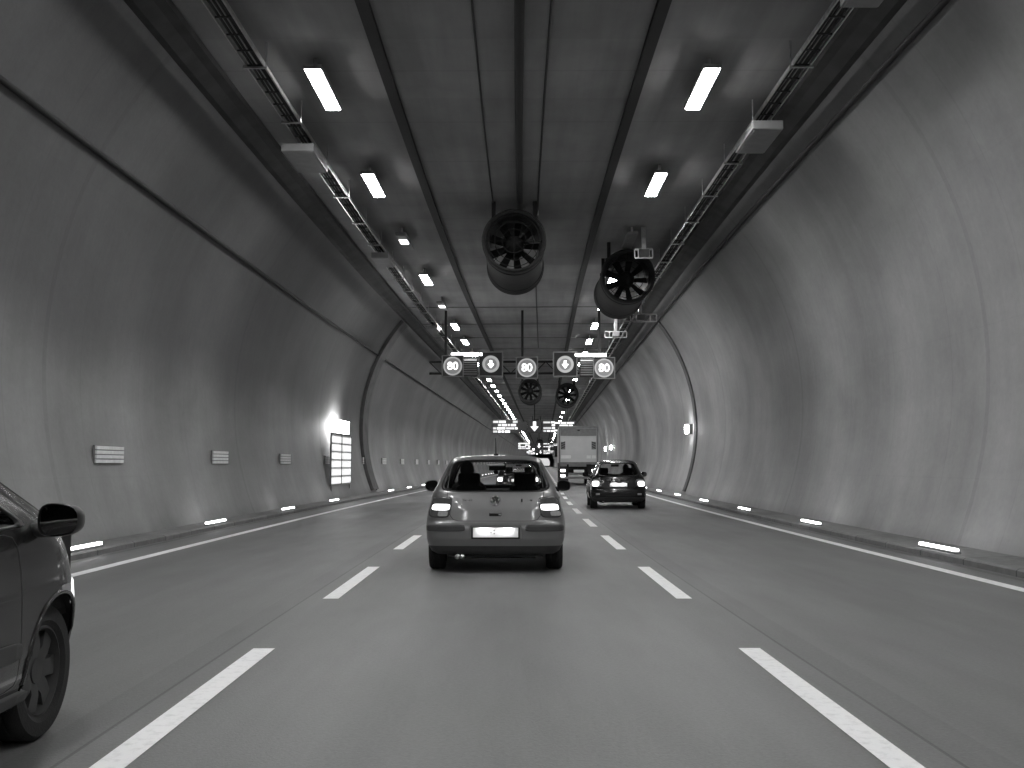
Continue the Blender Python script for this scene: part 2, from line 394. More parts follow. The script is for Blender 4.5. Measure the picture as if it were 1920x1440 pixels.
# ------------------------------------------------------------------ ceiling luminaires
ORD = ['nearest', 'second', 'third', 'fourth', 'fifth', 'sixth', 'seventh', 'eighth', 'ninth', 'tenth']
LL = 1.95
def make_lamp(kind):
    r = empty('ceiling_lamp', cat='lamp', group='ceiling lamps in two rows')
    MB().box(-.15, .15, -LL/2-.03, LL/2+.03, -.1, -.02, .015).build('housing', M['lampbody'], r)
    if kind == 'lit':
        MB().box(-.125, .125, -LL/2, LL/2, -.115, -.098, .004).build('diffuser', M['lamp'], r)
    else:
        MB().box(-.14, .14, -LL/2, LL/2, -.115, -.098, .004).build('diffuser', M['lampbody'], r)
        if kind == 'dim': MB().box(-.11, .11, -.45, .1, -.13, -.114, .004).build('lit_tube', M['signlamp'], r)
    for y in (-.7, .7): MB().box(-.03, .03, y-.03, y+.03, -.03, .17).build('bracket', M['galv'], r)
    return r
litL, dimL = make_lamp('lit'), make_lamp('dim')
offL = make_lamp('off')
far_mb = MB().box(-.19, .19, -LL/2-.06, LL/2+.06, -.1, .16).box(-.14, .14, -LL/2, LL/2, -.115, -.101)
farL = far_mb.build('ceiling_lamp', M['lampbody']); farL.data.materials.append(M['lamp'])
for p in farL.data.polygons[6:]: p.material_index = 1
tag(farL, cat='lamp', group='ceiling lamps in two rows')
used = set()
def put(proto, x, d, z, label):
    if proto.name in used: o = dup(proto)
    else: o = proto; used.add(proto.name)
    at(o, x, d, z); o['label'] = label; return o
for s, side in ((-1, 'sooty-wall'), (1, 'pale-wall')):
    for k in range(-6, 100):
        d = 17.73+6.22*k; x = s*3.22+.05
        if d > TB-4: break
        z = ZTOP-.17
        if k < 0: lb = f'lamp of the {side} ceiling row overhead, out of view before the nearest one'
        elif k < 10: lb = f'{ORD[k]} ceiling lamp of the {side} row counted from the camera, ' + ('partly lit' if s < 0 and k in (2, 4) else 'bright white')
        else: lb = f'tiny bright lamp of the {side} ceiling row far beyond the overhead signs'
        proto = dimL if (s < 0 and k in (2, 4)) else (offL if (s > 0 and (k == 2 or k > 7 and k % 2)) else (litL if k < 14 else farL))
        if proto is offL: lb = 'unlit ceiling lamp of the pale-wall row, ' + ('just before the fan' if k == 2 else 'beyond the overhead signs')
        put(proto, x, d, z, lb)

# ------------------------------------------------------------------ kerb LED strips, wall markers
def make_led(ln):
    r = empty('kerb_light', cat='light', group='lights along the kerbs')
    MB().box(-.05, .05, -ln/2-.04, ln/2+.04, -.005, .03, .008).build('base', M['greybox'], r)
    MB().box(-.035, .035, -ln/2, ln/2, .03, .068, .010).build('lens', M['led'], r)
    return r
led = make_led(1.3)
def ledput(x, d, label): return put(led, x, d, .098, label)
for s, side in ((-1, 'sooty-wall'), (1, 'pale-wall')):
    for k in range(-1, 42):
        d = 15.5+6.75*k
        if s < 0 and k == 4: continue
        lb = (f'{ORD[k]} kerb light on the {side} walkway, counted from the camera' if 0 <= k < 9 else
              (f'kerb light on the {side} walkway out of view before the nearest one' if k < 0 else f'tiny far kerb light on the {side} walkway beyond the cars'))
        ledput(s*6.16+.02, d, lb)
mk = empty('wall_marker', cat='marker', group='pale markers along the wall')
for i in range(4): MB().box(0, .03, -.62, .62, -.15+.076*i, -.15+.076*i+.058, .006).build('slat', M['marker'], mk)
MB().box(-.03, .002, -.63, .63, -.155, .15).build('backing', M['greybox'], mk)
for k in range(0, 22):
    d = 18.4+6.75*k
    if k == 4: d += 1.2
    o = put(mk, aw(-1, 1.5)+.05, d, 1.5, f'{ORD[k]} pale slatted marker along the sooty wall, counted from the camera' if k < 9 else 'tiny far slatted marker on the sooty wall beyond the exit doors')

# ------------------------------------------------------------------ emergency exit on the left wall, arch ring, wall lamps
DX0, DX1 = 37.7, 41.7
ex = empty('emergency_exit', P(-6.62, DX0, .18), -head(39.5), 'brightly lit emergency exit with two columns of glowing panes beside the sooty wall', 'exit door')
LX = DX1-DX0
f = MB(); f.box(-.06, 0, -.06, LX+.06, .38, .44); f.box(-.06, 0, -.06, LX+.06, 2.24, 2.30); f.box(-.06, 0, -.06, 0, .44, 2.24); f.box(-.06, 0, LX, LX+.06, .44, 2.24); f.box(-.06, 0, LX/2-.04, LX/2+.04, .44, 2.24)
f.box(-.05, -.02, .1, .2, .0, .4); f.box(-.05, -.02, LX-.2, LX-.1, .0, .4); f.build('frame', M['greybox'], ex)
for c in range(2):
    a, b = (0, LX/2-.04) if c == 0 else (LX/2+.04, LX)
    lf = MB().box(-.05, -.025, a, b, .44, 2.24).build('door_leaf', M['boxgrey'], ex)
    for i in range(6): MB().box(-.028, -.012, a+.05, b-.05, .46+i*.297, .46+i*.297+.225, .004).build('pane', M['door'], lf)
for y in (.4, LX-.4): MB().box(-.42, -.05, y-.02, y+.02, .5, .54).build('bracket', M['greybox'], ex)
inv = (Matrix.Translation(ex.location) @ Matrix.Rotation(-head(39.5), 4, 'Z')).inverted()
def wp(d, z, off): x = aw(-1, z)+off; return inv @ P(x, d, z)
def wall_slab(mb, d0, d1, z0, z1, o0, o1, n=5):
    rows = []
    for i in range(n+1):
        z = z0+(z1-z0)*i/n
        rows.append([wp(d0, z, o0), wp(d0, z, o1), wp(d1, z, o1), wp(d1, z, o0)])
    mb.grid(rows, True); n0 = len(mb.v)
    mb.f.append((n0-4, n0-3, n0-2, n0-1)); b = n0-4*(n+1); mb.f.append((b+3, b+2, b+1, b))
lampb = MB(); wall_slab(lampb, 39.6, 41.4, 2.52, 2.98, .1, .42, 3); lampb.build('exit_lamp', M['exitlamp'], ex)
ring = MB(); rows = []
for x, z in arc(-1, RC, .2, ZTOP-.3, 30):
    nx, nz = (XC-x)/RC, (ZC-z)/RC
    rows.append([P(x+nx*o, d, z+nz*o) for d, o in ((46.2, -.05), (46.2, .14), (47.6, .14), (47.6, -.05))])
ring.grid(rows, True); o = ring.build('joint_ring', M['ringc'], None, True); sharp(o); tag(o, 'dark arched joint ring on the wall just past the lit exit', 'ring')
ring = MB(); rows = []
for x, z in arc(1, RC, .2, ZTOP-.3, 30):
    nx, nz = (XC-x)/RC, (ZC-z)/RC
    rows.append([P(x+nx*o, d, z+nz*o) for d, o in ((44.6, -.05), (44.6, .05), (45.3, .05), (45.3, -.05))])
ring.grid(rows, True); o = ring.build('joint_ring', M['ringc'], None, True); sharp(o); tag(o, 'thin dark arched joint ring on the pale wall beside its lamp', 'ring')
wl = empty('wall_lamp', cat='lamp', group='lamps on the pale wall')
MB().box(-.07, .1, -.22, .22, -.22, .22, .03).build('back_box', M['greybox'], wl)
MB().box(-.2, -.068, -.19, .19, -.19, .19, .05).build('globe', M['walllamp'], wl)
for i, (d, z) in enumerate(((46.2, 2.85), (98, 2.9), (107, 2.9), (160, 2.9))):
    put(wl, aw(1, z)-.1, d, z, ['bright lamp on the pale wall at the thin joint ring', 'far bright wall lamp just above the dark hatchback roof', 'far wall lamp beside the truck, close past another lamp', 'farthest small wall lamp, next to the truck edge'][i])
# niche door on the pale wall
# ------------------------------------------------------------------ jet fans
def make_fan(Rf, L):
    r = empty('jet_fan', cat='fan', group='jet fans under the ceiling')
    o = MB().lathe([(Rf*.93, 0), (Rf, -.05), (Rf+.04, .02), (Rf+.035, .12), (Rf, .2), (Rf, L-.2), (Rf+.04, L-.1), (Rf+.02, L), (Rf*.93, L), (Rf*.9, L-.3), (Rf*.84, L*.5), (Rf*.84, .5), (Rf*.93, 0)], 48).build('casing', M['fanbody'], r, True); sharp(o)
    o = MB().lathe([(0.001, .25), (.10, .27), (.19, .36), (.24, .55), (.24, 1.1), (.2, 1.5), (.001, 1.7)], 32).build('hub', M['fanin'], r, True)
    for k in range(9):
        a = 2*math.pi*k/9; rows = []
        for i in range(5):
            q = .22+(Rf*.83-.22)*i/4; tw = R(52-24*i/4); rows.append([])
            for e in (-1, 1):
                w2 = .11*e; rows[-1].append((q*math.cos(a)-w2*math.cos(tw)*math.sin(a), .75+w2*math.sin(tw), q*math.sin(a)+w2*math.cos(tw)*math.cos(a)))
        MB().grid(rows).build('blade', M['fanin'], r, True)
    for y in (.55, L-.55):
        mb = MB()
        for s in (-1, 1): mb.box(s*.52-.05, s*.52+.05, y-.05, y+.05, Rf*.62, 1.2)
        mb.box(-.62, .62, y-.06, y+.06, Rf*.72, Rf*.72+.08)
        mb.build('hanger', M['fanbody'], r)
        MB().lathe([(Rf+.005, y-.05), (Rf+.02, y-.05), (Rf+.02, y+.05), (Rf+.005, y+.05)], 40).build('clamp_band', M['fanbody'], r)
    # guard rings on the intake
    o = MB()
    for q in (.3, .48, .64):
        o.lathe([(q-.008, .02), (q+.008, .02), (q+.008, .035), (q-.008, .035), (q-.008, .02)], 40)
    for k in range(4):
        a = math.pi*k/4; o.tube([(-Rf*.93*math.cos(a), .04, -Rf*.93*math.sin(a)), (Rf*.93*math.cos(a), .04, Rf*.93*math.sin(a))], .008, 5)
    o.build('guard', M['fanin'], r)
    return r
fan = make_fan(.76, 3.6)
FL = ['large dark jet fan hanging over the middle lane, nearest of all', 'large dark jet fan over the truck-side lane, nearer than the overhead signs',
      'smaller-looking jet fan over the middle lane behind the overhead signs', 'smaller-looking jet fan behind the overhead signs over the truck-side lane']
for i, (x, d, z) in enumerate(((.02, 26, 6.84), (3.3, 31, 6.84), (.0, 70, 6.2), (2.55, 74, 6.2))):
    o = put(fan, x, d, z+.0, FL[i])
for i, (x, d) in enumerate(((0, 140), (2.6, 144), (0, 250), (2.6, 254))):
    put(fan, x, d, 6.5, ['far jet fan over the middle lane, beyond the bright far sign row', 'far jet fan over the truck-side lane, beyond the bright far sign row', 'farthest tiny jet fan over the middle lane', 'farthest tiny jet fan over the truck-side lane'][i])

# ------------------------------------------------------------------ overhead signs
def text_mesh(txt, size):
    cu = bpy.data.curves.new('digits', 'FONT'); cu.body = txt; cu.size = size; cu.align_x = 'CENTER'; cu.align_y = 'CENTER'; cu.extrude = .004; cu.offset = .006
    o = bpy.data.objects.new('digits', cu); C.objects.link(o); dg = bpy.context.evaluated_depsgraph_get(); dg.update()
    me = bpy.data.meshes.new_from_object(o.evaluated_get(dg)); bpy.data.objects.remove(o)
    me.transform(Matrix.Rotation(R(90), 4, 'X')); return me
def frame_box(mb, hw, hh, y0, y1, t):
    mb.box(-hw, hw, y0, y1, hh-t, hh, .01); mb.box(-hw, hw, y0, y1, -hh, -hh+t, .01)
    mb.box(-hw, -hw+t, y0, y1, -hh+t, hh-t, 0); mb.box(hw-t, hw, y0, y1, -hh+t, hh-t, 0)
def disc(r0, r1, y0, y1): return MB().lathe([(r0, y1), (r0, y0), (r1, y0), (r1, y1)], 40)
def speed_sign():
    r = empty('speed_sign', cat='sign', group='lit speed limit signs on the gantry')
    MB().box(-.46, .46, .02, .35, -.46, .46, .03).build('case', M['trim'], r)
    mb = MB(); frame_box(mb, .47, .47, -.03, .05, .045); mb.build('frame', M['greybox'], r)
    disc(.335, .40, -.01, .03).build('ring', M['ringlit'], r)
    disc(.001, .33, .0, .03).build('face', M['lens'], r)
    link('digits', text_mesh('80', .47), M['digit'], r).location = (0, -.012, -.01)
    return r
def lane_signal():
    r = empty('lane_signal', cat='signal', group='lane signals on the gantry')
    MB().box(-.5, .5, .02, .4, -.52, .52, .03).build('case', M['black'], r)
    mb = MB(); frame_box(mb, .52, .54, -.05, .05, .05); mb.build('frame', M['greybox'], r)
    disc(.25, .36, -.02, .03).build('ring', M['ringlit'], r)
    disc(.001, .25, -.01, .03).build('lens', M['lens'], r)
    mb = MB(); q = [(-.045, .15), (.045, .15), (.045, 0), (.13, 0), (0, -.17), (-.13, 0), (-.045, 0)]
    mb.add([(a, y, b) for y in (-.03, -.012) for a, b in q], [tuple(range(7)), tuple(range(7, 14))[::-1]]+[(i, (i+1) % 7, 7+(i+1) % 7, 7+i) for i in range(7)])
    mb.build('arrow', M['arrow'], r)
    return r
def cabinet():
    r = empty('control_cabinet', cat='cabinet', group='louvred cabinets on the gantry')
    MB().box(-.46, .46, .06, .4, -.42, .36, .02).build('case', M['trim'], r)
    for i in range(7): MB().add([(-.43, .0, -.36+i*.1), (.43, .0, -.36+i*.1), (.43, .07, -.29+i*.1), (-.43, .07, -.29+i*.1)], [(0, 1, 2, 3)]).build('louvre', M['greybox'], r)
    MB().box(-.66, .66, -.12, .1, .44, .56, .02).build('sign_lamp', M['signlamp'], r)
    return r
def gantry(d, z, label, hw=4.0, posts=(-3.3, 0, 3.3)):
    r = empty('sign_gantry', P(0, d+.6, z), -head(d), label, 'gantry')
    mb = MB()
    for zz in (-.25, .25): mb.tube([(-hw, 0, zz), (hw, 0, zz)], .05, 10)
    n = 16
    for i in range(n): x0 = -hw+2*hw*i/n; x1 = -hw+2*hw*(i+1)/n; mb.tube([(x0, 0, -.25 if i % 2 else .25), (x1, 0, .25 if i % 2 else -.25)], .022, 6)
    mb.build('beam', M['dark'], r)
    for x in posts: MB().box(x-.05, x+.05, -.05, .05, -.35, ZTOP-z).build('post', M['dark'], r)
    return r
GD, GZ = 45, 5.48
gantry(GD, GZ, 'steel lattice gantry holding the row of overhead signs')
sp, ls, cb = speed_sign(), lane_signal(), cabinet()
def gx(px): return (px-947)*GD/2000-lat(GD)
for px, z, lb in ((848, 5.5, 'lit round 80 speed limit sign, end of the sign row on the exit-door side'),
                  (988, 5.42, 'lit round 80 speed limit sign in the middle of the sign row'),
                  (1133, 5.40, 'lit round 80 speed limit sign, end of the sign row on the truck side')):
    put(sp, gx(px), GD, z, lb)
put(ls, gx(920), GD, 5.58, 'square black lane signal box between middle 80 sign and exit-side cabinet')
put(ls, gx(1060), GD, 5.56, 'square black lane signal box between middle 80 sign and truck-side cabinet')
put(cb, gx(872)+.05, GD+.1, 5.5, 'louvred cabinet with lamp on top at the exit-door end of the gantry')
put(cb, gx(1108), GD+.1, 5.46, 'louvred cabinet with lamp on top at the truck end of the gantry')
# far gantries with glowing panels
def far_gantry(d, zb, lb, lbs):
    gantry(d, zb, lb, 3.9)
    for (x, wd, hh), l in zip(((-2.9, 1.35, .7), (-1.35, .6, .5), (0, .7, .62), (1.5, .7, .62), (3.0, 1.1, .55)), lbs):
        r = empty('overhead_sign', P(x, d, zb), -head(d), l, 'sign', 'far overhead signs')
        MB().box(-wd, wd, .03, .3, -hh, hh, .03).build('case', M['trim'], r)
        if x == 0:
            mb = MB(); q = [(-.16, .5), (.16, .5), (.16, 0), (.42, 0), (0, -.5), (-.42, 0), (-.16, 0)]
            mb.add([(a, y, b) for y in (-.02, .028) for a, b in q], [tuple(range(7)), tuple(range(7, 14))[::-1]]+[(i, (i+1) % 7, 7+(i+1) % 7, 7+i) for i in range(7)])
            mb.build('arrow', M['farlit'], r)
        elif abs(x) < 1.4: pass
        else:
            for i in range(4):
                zz = -hh+.08+i*(2*hh-.1)/4; xx = -wd+.08
                while xx < wd-.3:
                    e = min(random.uniform(.3, .95), wd-.08-xx)
                    if random.random() < .8: MB().box(xx, xx+e-.07, -.01, .028, zz, zz+(2*hh-.1)/4-.1).build('lit_face', M['farlit' if random.random() < .6 else 'fardim'], r)
                    xx += e
FS = ['wide glowing sign at the exit-door end', 'unlit dark box beside the wide glowing sign', 'sign showing a white down arrow in the middle', 'glowing panel beside the arrow sign', 'glowing panel at the truck end']
far_gantry(107, 5.15, 'far gantry of bright signs seen just above the silver hatchback', [f'{q} of the bright far sign row' for q in FS])
far_gantry(214, 5.1, 'smaller far gantry behind the bright sign row', [f'{q} of the second far sign row' for q in FS])
far_gantry(320, 5.1, 'smallest gantry deep down the tunnel', [f'{q} of the smallest sign row' for q in FS])

# sensor brackets hung from the ceiling on the right
def sensor(x, d, z, label, wd=1.1):
    r = empty('hanging_bracket', P(x, d, z), -head(d), label, 'bracket', 'ladder brackets hung from the ceiling')
    MB().box(-.06, .06, -.05, .05, -.1, ZTOP-z).build('post', M['galv'], r)
    mb = MB()
    for zz in (-.12, .12): mb.box(-wd/2, wd/2, -.02, .02, zz-.02, zz+.02)
    for i in range(6): xx = -wd/2+wd*i/5; mb.box(xx-.015, xx+.015, -.018, .018, -.1, .1)
    mb.build('ladder', M['galv'], r)
    MB().box(-.14, .14, -.2, -.03, -.1, .1, .02).build('sensor', M['greybox'], r)
sensor(4.1, 35.5, 6.22, 'pale ladder bracket hanging just below the large truck-side jet fan')
sensor(3.9, 44, 6.7, 'small pale ladder bracket hanging above the truck-side end of the signs', .9)
sensor(3.6, 29.5, 7.2, 'short ladder bracket high on the ceiling between lamp and pale-wall tray', .5)

# ------------------------------------------------------------------ cars
class Car:
    """A body described by stacked plan outlines: at each height half-width W, rear y R, front y F."""
    def __init__(s, L, prof, p=4.2, rc=.34, pf=3.0, fc=.55):
        s.L = L; a = np.array(prof, float); s.z, s.W_, s.R_, s.F_ = a.T; s.p, s.rc, s.pf, s.fc = p, rc, pf, fc
    def W(s, z): return float(np.interp(z, s.z, s.W_))
    def Rr(s, z): return float(np.interp(z, s.z, s.R_))
    def Fr(s, z): return float(np.interp(z, s.z, s.F_))
    def tap(s, y): m = .52*s.L; return 1-.05*abs((y-m)/(s.L/2))**2.6
    def rear(s, a, z):
        y = s.Rr(z)+s.rc*(1-max(0, 1-abs(a)**s.p)**(1/s.p)); return Vector((a*s.W(z)*s.tap(s.Rr(z)+s.rc), y, z))
    def front(s, a, z):
        y = s.Fr(z)-s.fc*(1-max(0, 1-abs(a)**s.pf)**(1/s.pf)); return Vector((a*s.W(z)*s.tap(s.Fr(z)-s.fc), y, z))
    def skin(s, sg, y, z):                     # side surface, following the rounded nose ahead of its corner
        if y <= s.yf(z): return s.side(sg, y, z)
        q = min(1, max(0, 1-(s.Fr(z)-y)/s.fc)); a = max(.3, (1-q**s.pf)**(1/s.pf)); return Vector((sg*a*s.W(z)*s.tap(s.yf(z)), y, z))
    def side(s, sg, y, z): return Vector((sg*s.W(z)*s.tap(y), y, z))
    def yr(s, z): return s.Rr(z)+s.rc
    def yf(s, z): return s.Fr(z)-s.fc
def sup(t, n=7.0):
    c, q = math.cos(t), math.sin(t)
    k = (abs(c)**n+abs(q)**n)**(-1/n); return k*c, k*q
class Win:
    def __init__(s, car, kind, lo, hi, z0, z1, sg=1, n=7.0):
        s.car, s.kind, s.lo, s.hi, s.z0, s.z1, s.sg, s.n = car, kind, lo, hi, z0, z1, sg, n
    def lim(s, z):
        k = (z-s.z0)/(s.z1-s.z0); f = lambda q: q[0]+(q[1]-q[0])*k if isinstance(q, tuple) else q
        return f(s.lo), f(s.hi)
    def at(s, u, v):
        z = (s.z0+s.z1)/2+v*(s.z1-s.z0)/2; a, b = s.lim(z); c = (a+b)/2+u*(b-a)/2
        return s.car.rear(c, z) if s.kind == 'rear' else (s.car.front(c, z) if s.kind == 'front' else s.car.side(s.sg, c, z))
    def pt(s, u, v, off):
        e = .02; p = s.at(u, v); du = s.at(min(u+e, 1), v)-s.at(max(u-e, -1), v); dv = s.at(u, min(v+e, 1))-s.at(u, max(v-e, -1))
        n = du.cross(dv).normalized(); c = Vector((0, s.car.L*.5, .7))
        if n.dot(p-c) < 0: n = -n
        return p+n*off
    def inside(s, c, z, k=.96):
        if not s.z0 < z < s.z1: return False
        a, b = s.lim(z); u = (c-(a+b)/2)/((b-a)/2); v = (z-(s.z0+s.z1)/2)/((s.z1-s.z0)/2)
        return abs(u)**s.n+abs(v)**s.n < k**s.n
    def ringmesh(s, k0, k1, off, thick=0, seg=72):
        r = []
        for k, o in ((k0, off-thick), (k0, off), (k1, off), (k1, off-thick)) if thick else ((k0, off), (k1, off)):
            r.append([s.pt(k*sup(2*math.pi*i/seg, s.n)[0], k*sup(2*math.pi*i/seg, s.n)[1], o) for i in range(seg)])
        return MB().grid(r, True)
    def disc(s, k, off, thick=0, rings=8, seg=64):
        r = []
        if thick: r.append([s.pt(k*sup(2*math.pi*i/seg, s.n)[0], k*sup(2*math.pi*i/seg, s.n)[1], off-thick) for i in range(seg)])
        for j in range(rings, -1, -1):
            q = k*max(j, .02)/rings; r.append([s.pt(q*sup(2*math.pi*i/seg, s.n)[0], q*sup(2*math.pi*i/seg, s.n)[1], off) for i in range(seg)])
        return MB().grid(r, True)

def wheel_mesh(sg, rad, wd):
    h = wd/2
    t = MB().lathe([(rad*.66, -h*.8), (rad*.74, -h), (rad*.93, -h*.98), (rad, -h*.72), (rad*1.003, -h*.4), (rad*.985, -h*.36), (rad*.985, -h*.30), (rad*1.005, -h*.26), (rad*1.005, h*.26), (rad*.985, h*.3),
                    (rad*.985, h*.36), (rad*1.003, h*.4), (rad, h*.72), (rad*.93, h*.98), (rad*.74, h), (rad*.66, h*.8), (rad*.66, -h*.8)], 48, 'x')
    rm = MB().lathe([(rad*.67, -h*.75), (rad*.68, sg*h*.8), (rad*.63, sg*h*.86), (rad*.6, sg*h*.5), (rad*.58, -sg*h*.2), (.001, -sg*h*.2)], 40, 'x')
    for k in range(7):
        a = 2*math.pi*k/7; c, q = math.cos(a), math.sin(a)
        pts = []
        for rr, xo, w2 in ((.05, .55, .045), (rad*.35, .68, .04), (rad*.63, .6, .05)):
            for e in (-1, 1): pts.append((sg*h*xo, rr*c-e*w2*q, rr*q+e*w2*c))
            for e in (1, -1): pts.append((sg*h*(xo-.35), rr*c-e*w2*q, rr*q+e*w2*c))
        F = [(0, 1, 2, 3), (8, 11, 10, 9)]+[(4*i+j, 4*i+(j+1) % 4, 4*i+4+(j+1) % 4, 4*i+4+j) for i in range(2) for j in range(4)]
        rm.add(pts, F)
    rm.lathe([(.001, sg*h*.66), (.06, sg*h*.64), (.07, sg*h*.3)], 20, 'x')
    return t, rm

def build_car(name, label, group, car, paint, o):
    """o: options - window limits, lamps, extras seen in the photo."""
    r = empty(name, label=label, cat='car', group=group)
    rearw = Win(car, 'rear', o['rw'][0], o['rw'][1], o['rw'][2], o['rw'][3])
    frontw = Win(car, 'front', (-.93, -.9), (.93, .9), o['sz'][0]+.02, o['sz'][1]+.03)
    z0, z1 = o['sz']; bp = o['bpil']
    rA = lambda z: car.yr(z)+o['cp']+(z-z0)*o.get('cps', .1); fA = lambda z: car.yf(z)-.10
    sw = []
    for sg in (-1, 1):
        sw.append(Win(car, 'side', (rA(z0), rA(z1)), bp-.05, z0, z1, sg, 9)); sw.append(Win(car, 'side', bp+.05, (fA(z0), fA(z1)), z0, z1, sg, 11))
    # shell, split by region so each panel is its own part
    NA, NS = 84, 110
    A = [math.copysign(1-(1-abs(t))**1.8, t) for t in np.linspace(-1, 1, NA+1)]
    zs = np.concatenate([np.linspace(car.z[0], o['rw'][2]-.02, 36), np.linspace(o['rw'][2], car.z[-1], 34)])
    ax, wr, wz = o['axles'], o['wr'], o['wr']; arr = wr+.055
    B = {}
    def put_face(part, pts):
        mb, idx = B.setdefault(part, (MB(), {})); f = []
        for p in pts:
            k = (round(p.x, 5), round(p.y, 5), round(p.z, 5))
            if k not in idx: idx[k] = len(mb.v); mb.v.append(p)
            f.append(idx[k])
        if len(set(f)) > 2: mb.f.append(tuple(dict.fromkeys(f)))
    zb, zv = o['bumper_top'], o['valance_top']
    for i in range(len(zs)-1):
        za, zc = float(zs[i]), float(zs[i+1]); zm = (za+zc)/2
        for j in range(NA):
            a0, a1 = A[j], A[j+1]; am = (a0+a1)/2
            if not rearw.inside(am, zm):
                part = 'valance' if zm < zv else ('rear_bumper' if zm < zb else ('tailgate' if abs(am) < o['tg'](zm) else 'body'))
                put_face(part, (car.rear(a0, za), car.rear(a1, za), car.rear(a1, zc), car.rear(a0, zc)))
            fm = car.front(am, zm)
            if not frontw.inside(am, zm) and not (abs(am) > .45 and (fm.y-ax[1])**2+(zm-wz)**2 < arr**2):
                part = 'front_bumper' if zm < .58 else ('bonnet' if zm > .70 and zm < z0 and abs(am) < .86 else 'body')
                put_face(part, (car.front(a0, za), car.front(a1, za), car.front(a1, zc), car.front(a0, zc)))
        for sg in (-1, 1):
            ya0, ya1, yb0, yb1 = car.yr(za), car.yf(za), car.yr(zc), car.yf(zc)
            for j in range(NS):
                k0, k1 = j/NS, (j+1)/NS
                q = [(ya0+(ya1-ya0)*k0, za), (ya0+(ya1-ya0)*k1, za), (yb0+(yb1-yb0)*k1, zc), (yb0+(yb1-yb0)*k0, zc)]
                ym = sum(e[0] for e in q)/4
                if any((ym-y)**2+(zm-wz)**2 < arr**2 for y in ax): continue
                if any(s.sg == sg and s.inside(ym, zm) for s in sw): continue
                part = 'body'
                if zm < zb and ym < ax[0]-.2: part = 'valance' if zm < zv else 'rear_bumper'
                elif zm < .58 and ym > ax[1]+.2: part = 'front_bumper'
                elif o['doors'][0] < ym < o['doors'][1] and .33 < zm: part = ('door', sg, 0)
                elif len(o['doors']) > 2 and o['doors'][1] < ym < o['doors'][2] and .33 < zm: part = ('door', sg, 1)
                put_face(part, [car.side(sg, y, z) for y, z in q])
    zt = float(zs[-1])
    out = [car.rear(a, zt) for a in A]+[car.side(1, car.yr(zt)+(car.yf(zt)-car.yr(zt))*k/24, zt) for k in range(1, 24)]+[car.front(a, zt) for a in A[::-1]]+[car.side(-1, car.yf(zt)+(car.yr(zt)-car.yf(zt))*k/24, zt) for k in range(1, 24)]
    cx = sum((p for p in out), Vector())/len(out); cr = o.get('crown', .045); rows = []
    for k in range(9):
        f = 1-k/8; rows.append([Vector((cx.x+(p.x-cx.x)*max(f, .01), cx.y+(p.y-cx.y)*max(f, .01), zt+cr*(1-f*f)**.8)) for p in out])
    B['roof'] = (MB().grid(rows, True), {})
    obs = {}
    for part, (mb, _) in B.items():
        nm = part if isinstance(part, str) else part[0]
        m = M['trim'] if part == 'valance' or (o.get('dark_bumper') and 'bumper' in nm) else paint
        obs[part] = sharp(mb.build(nm, m, r, True, fix=False), 50)
        bm = bmesh.new(); bm.from_mesh(obs[part].data); bmesh.ops.recalc_face_normals(bm, faces=bm.faces); bm.to_mesh(obs[part].data); bm.free()
    # glass and seals
    gm_ = M['glass'] if not o.get('tint') else M['glassdark']
    ow = obs['tailgate']; rearw.disc(.97, -.004).build('rear_window', gm_, r, True); rearw.ringmesh(1.0, .945, .005, .012).build('window_seal', M['black'], r, True)
    frontw.disc(.97, -.004).build('windscreen', M['glass'], r, True); frontw.ringmesh(1.0, .93, .004, .01).build('window_seal', M['black'], r, True)
    for s in sw: s.disc(.97, -.004).build('side_window', gm_, r, True); s.ringmesh(1.0, .93, .004, .01).build('window_seal', M['black'], r, True)
    # shut lines
    tgw = Win(car, 'rear', (-o['tg'](zb+.02), -o['tg'](1.3)), (o['tg'](zb+.02), o['tg'](1.3)), zb+.02, zt-.03, 1, 14)
    tgw.ringmesh(1.0, .988, .002).build('panel_gap', M['black'], obs['tailgate'])
    for sg in (-1, 1):
        for i in range(len(o['doors'])-1):
            dw = Win(car, 'side', o['doors'][i], o['doors'][i+1], .33, z0-.015, sg, 14); p = obs.get(('door', sg, i), r)
            dw.ringmesh(1.0, .992, .002).build('panel_gap', M['black'], p)
            y = o['doors'][i]+.16; hz = z0-.12; h = MB(); q = car.side(sg, y, hz)
            h.box(q.x+(-.005 if sg > 0 else -.03), q.x+(.03 if sg > 0 else .005), y-.09, y+.09, hz-.018, hz+.018, .008); h.build('handle', paint if not o.get('dark_bumper') else M['trim'], p)
            ml = Win(car, 'side', o['doors'][i]+.02, o['doors'][i+1]-.02, .46, .54, sg, 8); ml.disc(1, .014, .016).build('side_moulding', M['trim'], p, True)
    # wheel arches, wheels
    for sg in (-1, 1):
        for y in ax:
            pts = []; liner = []
            for k in range(29):
                t = R(-22)+R(224)*k/28; yy, zz = y+arr*math.cos(t), wz+arr*math.sin(t); zz = max(zz, car.z[0]+.01)
                p = car.skin(sg, yy, zz); pts.append(p)
                liner.append([p, Vector((p.x-sg*.30, yy, zz))])
            MB().tube(pts, .012, 6).build('wheel_arch', paint, r, True)
            MB().grid(liner).build('arch_liner', M['under'], r, True)
            t, rm = wheel_mesh(sg, wr, .205); tx = (car.W(.4)*car.tap(y)-.115-o.get('inset', 0))*sg
            wo = t.build('wheel', M['tyre'], r, True, (tx, y, wr)); sharp(wo, 40); rr = rm.build('rim', M[o.get('rimm', 'rim')], wo, True); sharp(rr, 30)
    # floor, interior
    W4 = car.W(.5); L = car.L
    MB().box(-W4+.3, W4-.3, .12, L-.25, .20, .34).build('underbody', M['under'], r)
